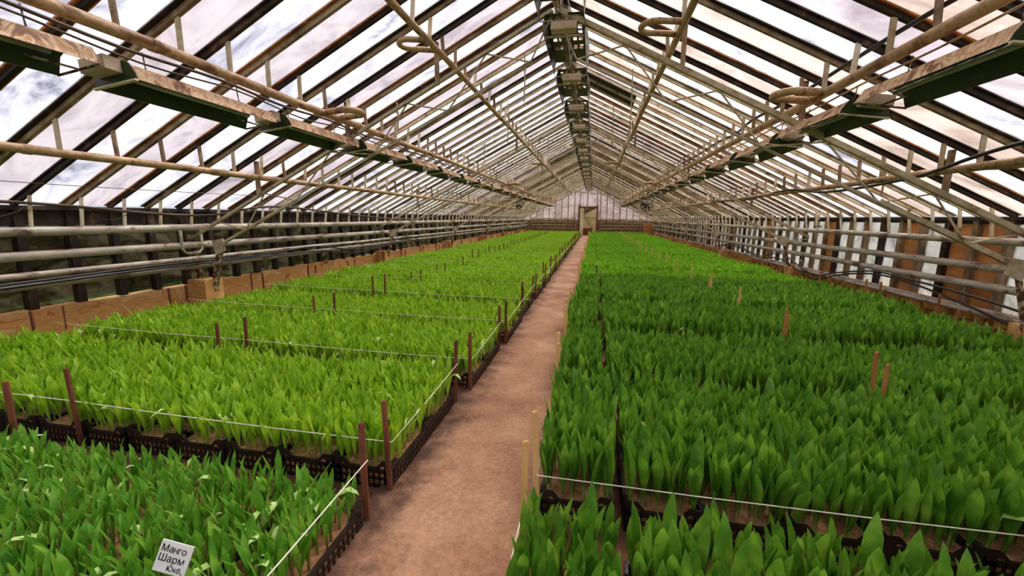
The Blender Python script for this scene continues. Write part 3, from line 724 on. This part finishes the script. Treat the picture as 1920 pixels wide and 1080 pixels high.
# ------------------------------------------------------------------ fans, boxes at the far end
for s, fx, fy, fz in (('left', -4.93, 27.5, 2.62), ('right', 3.25, 27.5, 2.55)):
    t = thing('circulation_fan', f'black round caged fan hanging at the far {s} side of the roof', 'fan', (fx, fy, fz), 'circulation fans')
    b = MB()
    for rr in (.36, .27, .18, .09):
        b.tube([(rr * math.cos(2 * PI * k / 24), -.09 if rr < .3 else -.04, rr * math.sin(2 * PI * k / 24)) for k in range(24)], .010, 5, closed=True)
    for k in range(12): a = 2 * PI * k / 12; b.tube([(0, -.1, 0), (.36 * math.cos(a), -.04, .36 * math.sin(a))], .006, 4)
    ob('guard', b.mesh('guard', M_['fan']), t)
    b = MB().tube([(.37 * math.cos(2 * PI * k / 28), 0.0, .37 * math.sin(2 * PI * k / 28)) for k in range(28)], .03, 6, closed=True)
    ob('housing_ring', b.mesh('housing_ring', M_['fan'], True), t)
    for k in range(5):
        a = 2 * PI * k / 5; ca, sa = math.cos(a), math.sin(a); ca2, sa2 = math.cos(a + .85), math.sin(a + .85)
        ob('blade', MB().add([(.05 * ca, -.03, .05 * sa), (.33 * ca, -.03, .33 * sa), (.33 * ca2, .03, .33 * sa2), (.05 * ca2, .03, .05 * sa2), (.05 * ca, -.02, .05 * sa), (.33 * ca, -.02, .33 * sa), (.33 * ca2, .04, .33 * sa2), (.05 * ca2, .04, .05 * sa2)],
           [(0, 1, 2, 3), (7, 6, 5, 4), (0, 4, 5, 1), (1, 5, 6, 2), (2, 6, 7, 3), (3, 7, 4, 0)]).mesh('blade', M_['fan']), t)
    ob('motor_hub', MB().tube([(0, -.05, 0), (0, .14, 0)], .07, 12).mesh('motor_hub', M_['reflector'], True), t)
    ob('suspension_rod', MB().tube([(0, 0, .36), (0, 0, zroof(fx) - fz)], .012, 6).mesh('suspension_rod', M_['steel']), t)
for q, (z, w, lb) in enumerate(((0.0, .42, 'lower'), (.63, .38, 'upper'))):
    t = thing('wooden_box', f'{lb} orange-brown wooden box stacked at the far right corner by the end wall', 'box', (4.95, 39.6, z), 'boxes stacked in the far right corner')
    for k in range(3):
        ob('side_slat', MB().box(-w, w, -.3, -.27, .02 + .2 * k, .19 + .2 * k).mesh('side_slat', M_['carton']), t)
        ob('side_slat', MB().box(-w, w, .27, .3, .02 + .2 * k, .19 + .2 * k).mesh('side_slat', M_['carton']), t)
        ob('end_slat', MB().box(-w, -w + .03, -.27, .27, .02 + .2 * k, .19 + .2 * k).mesh('end_slat', M_['carton']), t)
    ob('lid', MB().box(-w, w, -.3, .3, .6, .62).mesh('lid', M_['carton']), t)

# ------------------------------------------------------------------ beds: crate blocks
CW, CL, CH = 0.412, 0.60, 0.18
def crate_body(fine=True):
    b = MB(); w, l, t = CW / 2 - .004, CL / 2 - .004, .008
    # floor
    b.box(-w, w, -l, l, 0.0, .006)
    # corner posts
    for sx in (-1, 1):
        for sy in (-1, 1):
            x, y = sx * w, sy * l
            b.box(min(x, x - sx * .05), max(x, x - sx * .05), min(y, y - sy * t), max(y, y - sy * t), 0, CH)
            b.box(min(x, x - sx * t), max(x, x - sx * t), min(y, y - sy * .05), max(y, y - sy * .05), 0, CH)
    for s in (-1, 1):
        for z0, z1 in ((.0, .022), (.055, .070), (.10, .125)):
            y = s * l; b.box(-w, w, min(y, y - s * t), max(y, y - s * t), z0, z1)
            x = s * w; b.box(min(x, x - s * t), max(x, x - s * t), -l, l, z0, z1)
        if fine:
            for k in range(9):
                x = -w + .05 + (2 * w - .1) * k / 8; y = s * l
                b.box(x - .005, x + .005, min(y, y - s * .006), max(y, y - s * .006), .02, .115)
            for k in range(13):
                y = -l + .05 + (2 * l - .1) * k / 12; x = s * w
                b.box(min(x, x - s * .006), max(x, x - s * .006), y - .005, y + .005, .02, .115)
    return b
def crate_rim():
    b = MB(); w, l = CW / 2 - .002, CL / 2 - .002
    # raised at the corners, dipping to the middle of each side
    def side(p0, p1, inx, iny, L_):
        n = [(0, CH), (.07, CH), (.11, CH - .045), (L_ - .11, CH - .045), (L_ - .07, CH), (L_, CH)]
        d = Vector((p1[0] - p0[0], p1[1] - p0[1], 0)).normalized(); i_ = Vector((inx, iny, 0)) * .016; vs = []
        for a, z in n:
            q = Vector((p0[0], p0[1], z)) + d * a
            vs += [q, q + i_, q + i_ + Vector((0, 0, -.012)), q + Vector((0, 0, -.03))]
        fs = []
        for k in range(5):
            for j in range(4): fs.append((k * 4 + j, k * 4 + (j + 1) % 4, k * 4 + 4 + (j + 1) % 4, k * 4 + 4 + j))
        b.add(vs, fs)
    side((-w, -l), (w, -l), 0, 1, 2 * w); side((w, l), (-w, l), 0, -1, 2 * w)
    side((-w, l), (-w, -l), 1, 0, 2 * l); side((w, -l), (w, l), -1, 0, 2 * l)
    return b
def peat_fill():
    b = MB(); n, m = 6, 8; w, l = CW / 2 - .014, CL / 2 - .014; r = random.Random(2)
    for j in range(m + 1):
        for i in range(n + 1): b.v.append((-w + 2 * w * i / n, -l + 2 * l * j / m, .115 + r.uniform(-.012, .014)))
    for j in range(m):
        for i in range(n): a = j * (n + 1) + i; b.f.append((a, a + 1, a + n + 2, a + n + 1)); b.mi.append(0)
    b.box(-w, w, -l, l, .008, .102)
    return b
CB, CR, CP = crate_body().mesh('crate_body', M_['crate']), crate_rim().mesh('rim', M_['crate']), peat_fill().mesh('peat', M_['peat'])
NCL, NCR = 12, 12
LX0 = -1.16                     # aisle face of the left bed
RX0 = -0.26                     # aisle face of the right bed
def ystart(side, k): return (0.62 + 1.545 * k) if side < 0 else (0.50 + 1.60 * k)
NBK = {-1: 26, 1: 25}
RG = 0.05                       # gap after the first right column
def cx_(side, i):
    if side < 0: return LX0 - CW * (i + .5) + 0.0
    return RX0 + CW * (i + .5) + (RG if i >= 1 else 0)
def jog(side, k): return ((0.0 if k < 2 else 0.065 + 0.02 * math.sin(k * 2.3 + 1))) if side < 0 else 0.03 * math.sin(k * 1.7)
indiv = []
stuffc = MB(); stuffp = MB()
blk = ['front', 'second', 'third', 'fourth', 'fifth', 'sixth', 'seventh', 'eighth']
for side in (-1, 1):
    s = 'left' if side < 0 else 'right'; nC = NCL if side < 0 else NCR
    for k in range(NBK[side]):
        for rrow in range(2):
            for i in range(nC):
                x = cx_(side, i) + jog(side, k); y = ystart(side, k) + CL * (rrow + .5)
                if y > YE - .8: continue
                take = (k < 5 and rrow == 0) or (k < 5 and side < 0) or (i == 0 and k < 8) or (k == 0 and rrow == 1)
                if side > 0 and k >= 3 and i > 0: take = False
                if take:
                    rowp = ('aisle-edge crate' if i == 0 else f'{ORD[i]} crate from the aisle')
                    t = thing('crate', f'black slatted plastic crate, {rowp}, {"nearer" if rrow == 0 else "farther"} row of the {blk[k]} {s} block', 'crate', (x + random.uniform(-.004, .004), y, 0),
                              f'black tulip crates of the {s} bed', rot=(0, 0, random.uniform(-.012, .012)))
                    ob('crate_body', CB, t); ob('rim', CR, t); ob('peat', CP, t); indiv.append(1)
                else:
                    w_, l_ = CW / 2 - .004, CL / 2 - .004
                    if i == 0 or rrow == 0:
                        for z0, z1 in ((0, .02), (.055, .072), (.1, .16)):
                            stuffc.box(x - w_, x + w_, y - l_, y - l_ + .01, z0, z1); stuffc.box(x - w_, x - w_ + .01, y - l_, y + l_, z0, z1); stuffc.box(x + w_ - .01, x + w_, y - l_, y + l_, z0, z1)
                        for cxx in (x - w_, x + w_ - .04): stuffc.box(cxx, cxx + .04, y - l_ - .002, y - l_ + .012, 0, CH)
                    stuffp.box(x - w_ + .012, x + w_ - .012, y - l_ + .012, y + l_ - .012, 0.002, .115)
print('individual crates', len(indiv))
o = ob('crate', stuffc.mesh('crates_far', M_['crate'])); o['kind'] = 'stuff'
tag(o, 'mass of black plastic crates holding the more distant tulip blocks', 'crate', 'black tulip crates, far mass')
o = ob('peat', stuffp.mesh('peat_far', M_['peat'])); o['kind'] = 'stuff'
tag(o, 'brown peat filling the more distant tulip crates', 'peat')

# ------------------------------------------------------------------ tulips
def leaf_geo(N, nseg, r, hmean, hvar, wmean, lean0, curl, fold_frac=0.0, wide=0.0):
    """arrays for N leaves: length, width, lean angle, curl"""
    return dict(len=hmean * (1 + hvar * r.standard_normal(N).clip(-2, 2)), w=wmean * (1 + .25 * r.standard_normal(N).clip(-1.6, 2)),
                lean=lean0 * r.uniform(.3, 1.7, N), curl=curl * r.uniform(-.2, 1.6, N), fold=r.uniform(0, 1, N) < fold_frac)
WT = {6: ([0, .18, .38, .58, .78, .92, 1.0], [.16, .30, .72, 1.0, .86, .42, .02]),
      4: ([0, .30, .58, .82, 1.0], [.18, .55, 1.0, .74, .02]),
      3: ([0, .42, .74, 1.0], [.25, .90, .85, .02]),
      2: ([0, .55, 1.0], [.3, 1.0, .02])}
def leaves(base, az, P_, nseg, across=3, cup=.35):
    """base (N,3) az (N,) -> verts, quads (numpy), per-leaf"""
    ts, ws = WT[nseg]; N = len(base); ts = np.array(ts); ws = np.array(ws)
    dirh = np.stack([np.cos(az), np.sin(az), np.zeros(N)], 1); per = np.stack([-np.sin(az), np.cos(az), np.zeros(N)], 1)
    p = base.copy(); rows = []; prev = 0
    for q, (t, w) in enumerate(zip(ts, ws)):
        a = P_['lean'] + P_['curl'] * t * t + np.where(P_['fold'], np.clip((t - .45) * 4.2, 0, 2.0), 0)
        if q > 0:
            am = P_['lean'] + P_['curl'] * ((t + prev) / 2) ** 2 + np.where(P_['fold'], np.clip(((t + prev) / 2 - .45) * 4.2, 0, 2.0), 0)
            st = (P_['len'] * (t - prev))[:, None]
            p = p + dirh * (np.sin(am)[:, None] * st) + np.array([0, 0, 1.]) * (np.cos(am)[:, None] * st)
        prev = t
        nrm = -dirh * np.cos(a)[:, None] + np.array([0, 0, 1.]) * np.sin(a)[:, None]   # inner side
        hw = (P_['w'] * w / 2)[:, None]
        if across == 3: rows.append(np.stack([p - per * hw + nrm * hw * cup, p, p + per * hw + nrm * hw * cup], 1))
        else: rows.append(np.stack([p - per * hw, p + per * hw], 1))
    V = np.stack(rows, 1)            # N, rows, across, 3
    R_ = len(ts); idx = np.arange(N * R_ * across).reshape(N, R_, across)
    F = np.stack([idx[:, :-1, :-1], idx[:, :-1, 1:], idx[:, 1:, 1:], idx[:, 1:, :-1]], -1).reshape(-1, 4)
    nf = (R_ - 1) * (across - 1)
    return V.reshape(-1, 3), F, np.repeat(P_['fold'], nf)
def np_mesh(name, V, F, mats, mi=None):
    me = bpy.data.meshes.new(name); me.vertices.add(len(V)); me.vertices.foreach_set('co', V.astype(np.float32).ravel())
    me.loops.add(F.size); me.loops.foreach_set('vertex_index', F.astype(np.int32).ravel())
    me.polygons.add(len(F)); me.polygons.foreach_set('loop_start', np.arange(0, F.size, F.shape[1], dtype=np.int32))
    me.polygons.foreach_set('loop_total', np.full(len(F), F.shape[1], dtype=np.int32))
    for m in mats: me.materials.append(m)
    if mi is not None: me.polygons.foreach_set('material_index', mi.astype(np.int32))
    me.polygons.foreach_set('use_smooth', np.ones(len(F), dtype=bool)); me.update(calc_edges=True); return me

# single tulip shoots of the five nearest crates
def one_leaf(side, v, m):
    r = np.random.default_rng(100 + v + (50 if side > 0 else 0))
    if side > 0: P_ = dict(len=np.array([r.uniform(.30, .40)]), w=np.array([r.uniform(.048, .074)]), lean=np.array([r.uniform(.05, .2)]), curl=np.array([r.uniform(-.1, .3)]), fold=np.array([False]))
    else: P_ = dict(len=np.array([r.uniform(.19, .27)]), w=np.array([r.uniform(.026, .044)]), lean=np.array([r.uniform(.08, .35)]), curl=np.array([r.uniform(0, .7)]), fold=np.array([v == 5]))
    V, F, _ = leaves(np.zeros((1, 3)), np.array([0.0]), P_, 6)
    return np_mesh('leaf', V, F, [m])
LEAFM = {(s_, v): one_leaf(s_, v, M_['leaf_right'] if s_ > 0 else (M_['leaf_fold'] if v == 5 else M_['leaf_near_left'])) for s_ in (-1, 1) for v in range(6)}
STEMM = {s_: MB().tube([(0, 0, 0), (.004, 0, .1), (0, .004, .2 if s_ > 0 else .13)], [.006, .0055, .004], 6).mesh('stem', M_['stem'], True) for s_ in (-1, 1)}
INDCR = {(1, 0), (1, 1), (1, 2), (1, 3), (-1, 0)}
NGRID = {-1: (7, 10), 1: (6, 9)}
HT = {}
cnt = 0
pts_all = {-1: [], 1: []}
for side in (-1, 1):
    s = 'left' if side < 0 else 'right'; nC = NCL if side < 0 else NCR; NGX, NGY = NGRID[side]
    for k in range(NBK[side]):
        hk = (1.0 + 0.10 * math.sin(k * 1.9 + side)) * (0.86 if (k == 0 and side < 0) else 1) * (0.9 if k == 0 and side > 0 else 1)
        if side > 0 and k >= 6: hk *= 0.78
        for rrow in range(2):
            for i in range(nC):
                x0 = cx_(side, i) + jog(side, k); y0 = ystart(side, k) + CL * (rrow + .5)
                if y0 > YE - .8: continue
                gx = (np.arange(NGX) + .5) / NGX - .5; gy = (np.arange(NGY) + .5) / NGY - .5
                X, Y = np.meshgrid(gx * (CW - .02), gy * (CL - .02)); X = X.ravel() + rng.uniform(-.018, .018, X.size); Y = Y.ravel() + rng.uniform(-.018, .018, Y.size)
                if k == 0 and rrow == 1 and (side, i) in INDCR:
                    lab = None if 1 else f'{"tall deep green" if side > 0 else "short mid-green"} tulip shoot in the {s} front block, {["aisle-edge", "second", "third", "fourth"][i]} crate from the path'
                    for pi, (x, y) in enumerate(zip(X, Y)):
                        col_ = pi % NGX; row_ = pi // NGX; col_ = col_ if side > 0 else NGX - 1 - col_
                        lab = f'{"tall deep-green" if side > 0 else "short mid-green"} tulip, {ORD[col_]} row from path, {ORD[row_]} from front, {s} front block {["aisle-edge", "second", "third", "fourth"][i]} crate'
                        t = thing('tulip', lab, 'tulip', (x0 + x, y0 + y, .118), f'tulip shoots in the {["aisle-edge", "second", "third", "fourth"][i]} crate of the {s} front block', rot=(0, 0, random.uniform(0, 6.28)))
                        ob('stem', STEMM[side], t)
                        nl = random.choice((2, 3, 3)); a0 = 0
                        for q in range(nl):
                            v = random.randrange(5) if random.random() > (.10 if side < 0 else 0) else 5
                            lo = ob('leaf', LEAFM[side, v], t, (0, 0, (.05 if side > 0 else .02) * (q + .3)), a0 + q * 2.4 + random.uniform(-.5, .5)); sc = random.uniform(.8, 1.12) * (1 - .12 * q); lo.scale = (sc, sc, sc)
                        cnt += 1
                    continue
                keep = rng.uniform(0, 1, X.size) > .03
                pts_all[side].append(np.stack([X + x0, Y + y0, np.full(X.size, .115), np.full(X.size, hk * (1 + .06 * math.sin(i * 1.3 + k))), np.full(X.size, k)], 1)[keep])
print('individual tulips', cnt)
for side in (-1, 1):
    A = np.concatenate(pts_all[side]); Vs = []; Fs = []; Ms = []; off = 0; Sv = []; 
    for lo_, hi_, nseg, across, nl in ((-9, 4.2, 6, 3, 3), (4.2, 9.0, 4, 3, 3), (9.0, 18, 3, 3, 3), (18, 99, 2, 3, 3)):
        sel = A[(A[:, 1] >= lo_) & (A[:, 1] < hi_)]
        if not len(sel): continue
        N = len(sel); az0 = rng.uniform(0, 6.28, N); drop = 0
        for q in range(nl):
            have = rng.uniform(0, 1, N) < (1.0 if q < 2 else .7)
            b = sel[have, :3].copy(); n = len(b); h = sel[have, 3]
            if side > 0: P_ = leaf_geo(n, nseg, rng, .37, .11, .057, .11, .22, 0.005)
            else: P_ = leaf_geo(n, nseg, rng, .285, .14, .034, .17, .40, 0.045)
            farw = 1.0 + (0.25 if lo_ >= 9 else 0) + (.25 if lo_ >= 18 else 0)
            P_['len'] = P_['len'] * h * (1 - .10 * q); P_['w'] = P_['w'] * h * farw; b[:, 2] += .03 * q
            V, F, fo = leaves(b, az0[have] + q * 2.4 + rng.uniform(-.6, .6, n), P_, nseg, across)
            Vs.append(V); Fs.append(F + off); off += len(V)
            k = sel[have, 4]; nf = len(F) // n
            mi = np.where(fo, 1, np.where(np.repeat(k, nf) < 1, 2, 0)) if side < 0 else np.where(fo, 1, np.where(np.repeat(k, nf) > 5, 2, 0)); Ms.append(mi)
        if hi_ < 10:     # stems
            ring = 4; aa = np.arange(ring) * PI / 2; r0 = .005
            for (z0, z1, rr0, rr1) in ((0, .17, .006, .004),):
                v0 = sel[:, None, :3] + np.stack([np.cos(aa) * rr0, np.sin(aa) * rr0, np.full(ring, z0)], 1)[None]
                v1 = sel[:, None, :3] + np.stack([np.cos(aa) * rr1, np.sin(aa) * rr1, np.full(ring, z1)], 1)[None]
                V = np.concatenate([v0, v1], 1).reshape(-1, 3); base = np.arange(N)[:, None] * 8
                F = np.concatenate([np.stack([base[:, 0] + j, base[:, 0] + (j + 1) % 4, base[:, 0] + 4 + (j + 1) % 4, base[:, 0] + 4 + j], 1) for j in range(4)])
                Vs.append(V); Fs.append(F + off); off += len(V); Ms.append(np.full(len(F), 3))
    V = np.concatenate(Vs); F = np.concatenate(Fs); mi = np.concatenate(Ms)
    print('tulip mass', side, len(A), 'plants', len(F) * 2, 'tris')
    me = np_mesh('tulips', V, F, [M_['leaf_left'] if side < 0 else M_['leaf_right'], M_['leaf_fold'], M_['leaf_near_left'] if side < 0 else M_['leaf_mid'], M_['stem']], mi)
    o = ob('tulip', me); o['kind'] = 'stuff'
    tag(o, 'mass of light yellow-green young tulips filling the left bed' if side < 0 else 'mass of deep green broad-leaved tulips filling the right bed', 'tulips', f'tulip shoots of the {"left" if side < 0 else "right"} bed')

# ------------------------------------------------------------------ stakes and twine
def stake_mesh(h, w, m):
    b = MB(); b.box(-w / 2, w / 2, -.008, .008, 0, h); b.add([(-w / 2, -.008, h), (w / 2, -.008, h), (w / 2, .008, h), (-w / 2, .008, h), (-w * .35, -.004, h + .006), (w * .4, -.004, h + .01), (w * .4, .004, h + .01), (-w * .35, .004, h + .006)],
        [(4, 5, 6, 7), (0, 1, 5, 4), (1, 2, 6, 5), (2, 3, 7, 6), (3, 0, 4, 7)])
    return b.mesh('stake', m)
SM = {(m, q): stake_mesh(hh, w, M_[m]) for m in ('stake_dark', 'stake_pale', 'stake_mid') for q, (hh, w) in enumerate(((.56, .028), (.60, .032), (.66, .03), (.53, .026)))}
nst = 0
for side in (-1, 1):
    s = 'left' if side < 0 else 'right'; edge = LX0 - .012 if side < 0 else RX0 - .015
    midx = -3.72 if side < 0 else 2.18
    wallx = LX0 - CW * NCL - .05 if side < 0 else 4.92
    for k in range(0, 22):
        ya = ystart(side, k) + 2 * CL + .05       # behind block k
        yb = ystart(side, k + 1) - .02            # in front of block k + 1
        for (x, nm) in ((edge, 'at the aisle'), (midx, 'mid-bed'), (wallx, 'beside the wall')):
            for yy, fr in ((ya, 'behind'), (yb, 'before')):
                if side < 0: m = 'stake_dark'; cn = 'dark brown'
                elif x == wallx: m = 'stake_mid'; cn = 'orange-brown'
                elif x == midx and k < 3: m = 'stake_mid'; cn = 'orange-brown'
                else: m = 'stake_pale'; cn = 'pale new pine'
                j = jog(side, k if fr == 'behind' else k + 1) if x == edge else 0
                blkn = ORD[k] if fr == 'behind' else ORD[k + 1]
                xo = x + j + (0.10 if (fr == 'before' and x == midx) else 0) + random.uniform(-.02, .02) * (x != edge)
                q = random.randrange(4) if k > 2 else 2 if side > 0 else 1
                o = ob('stake', SM[m, q], None, (xo, yy, 0), rot=(random.uniform(-.03, .03), random.uniform(-.03, .03), random.uniform(-.5, .5)))
                tag(o, f'{cn} stake {nm}, {fr} the {blkn} {s} block from camera', 'stake', f'wooden stakes of the {s} bed'); nst += 1
print('stakes', nst)
def twine(label, pts, group):
    out = []
    for a, c in zip(pts[:-1], pts[1:]):
        a, c = Vector(a), Vector(c); n = max(2, int((c - a).length / .8)); sag = .012 * (c - a).length ** .5
        for k in range(n): t = k / n; p = a.lerp(c, t); p.z -= sag * 4 * t * (1 - t) * .5; out.append(p)
    out.append(Vector(pts[-1]))
    tag(ob('twine', MB().tube(out, .0032, 5).mesh('twine', M_['twine'])), label, 'string', group)
for side in (-1, 1):
    s = 'left' if side < 0 else 'right'; edge = LX0 + .012 if side < 0 else RX0 - .015
    for k in range(0, 16):
        if side > 0 and k in (2, 3, 4, 5): continue
        ys, ye = ystart(side, k) - .02, ystart(side, k) + 2 * CL + .05
        wx = LX0 - CW * NCL - .05 if side < 0 else 4.92; mx = -3.72 if side < 0 else 2.18
        zz = .36 if side < 0 else .30
        if side < 0: pts = [(wx, ys, zz + .03), (mx + .1, ys, zz), (edge + jog(side, k), ys, zz - .02), (edge + jog(side, k), ye, zz + .03)]
        else: pts = [(edge + jog(side, k), ye, zz), (edge + jog(side, k), ys - .02, zz), (mx + .1, ys, zz), (wx, ys, zz + .02)]
        twine(f'white twine strung round the {ORD[k]} {s} block of crates from the camera', pts, f'twine round the {s} blocks')

# ------------------------------------------------------------------ variety tag
t = thing('plant_label', 'small white plant tag with black lettering on a stick among the front left tulips', 'sign', (-1.515, 1.11, 0.0), rot=(0, 0, math.radians(8)))
ob('stick', MB().box(-.012, .012, .002, .012, 0.0, .40).mesh('stick', M_['stake_pale']), t)
pl = ob('plate', MB().box(-.062, .062, -.003, .002, -.055, .055).mesh('plate', M_['white_plastic']), t, (0, 0, .405), rot=(math.radians(-20), math.radians(14), 0))
def text_mesh(txt, size):
    c = bpy.data.curves.new('lettering', 'FONT'); c.body = txt; c.size = size; c.extrude = 0.0004
    tmp = bpy.data.objects.new('tmp', c); COL.objects.link(tmp); bpy.context.view_layer.update()
    me = bpy.data.meshes.new_from_object(tmp.evaluated_get(bpy.context.evaluated_depsgraph_get())); bpy.data.objects.remove(tmp)
    me.materials.clear(); me.materials.append(M_['ink']); return me
def adv(me): return max(v.co.x for v in me.vertices)
ma_, go_ = text_mesh('Ма', .034), text_mesh('го', .034)
ob('lettering', ma_, pl, (-.056, -.0042, .018), rot=(PI / 2, 0, 0))
nx0 = -.056 + adv(ma_) + .003
en = MB().box(0, .0026, -.0004, .0004, 0, .0185).box(.0115, .0141, -.0004, .0004, 0, .0185).box(.0026, .0115, -.0004, .0004, .0086, .0110)
ob('lettering', en.mesh('lettering', M_['ink']), pl, (nx0, -.0042, .018))
ob('lettering', go_, pl, (nx0 + .0150, -.0042, .018), rot=(PI / 2, 0, 0))
for txt, x, z, sz in ( ('Шарм', -.056, -.016, .036), ('Юкб', -.012, -.045, .026)):
    ob('lettering', text_mesh(txt, sz), pl, (x, -.0042, z), rot=(PI / 2, 0, 0))
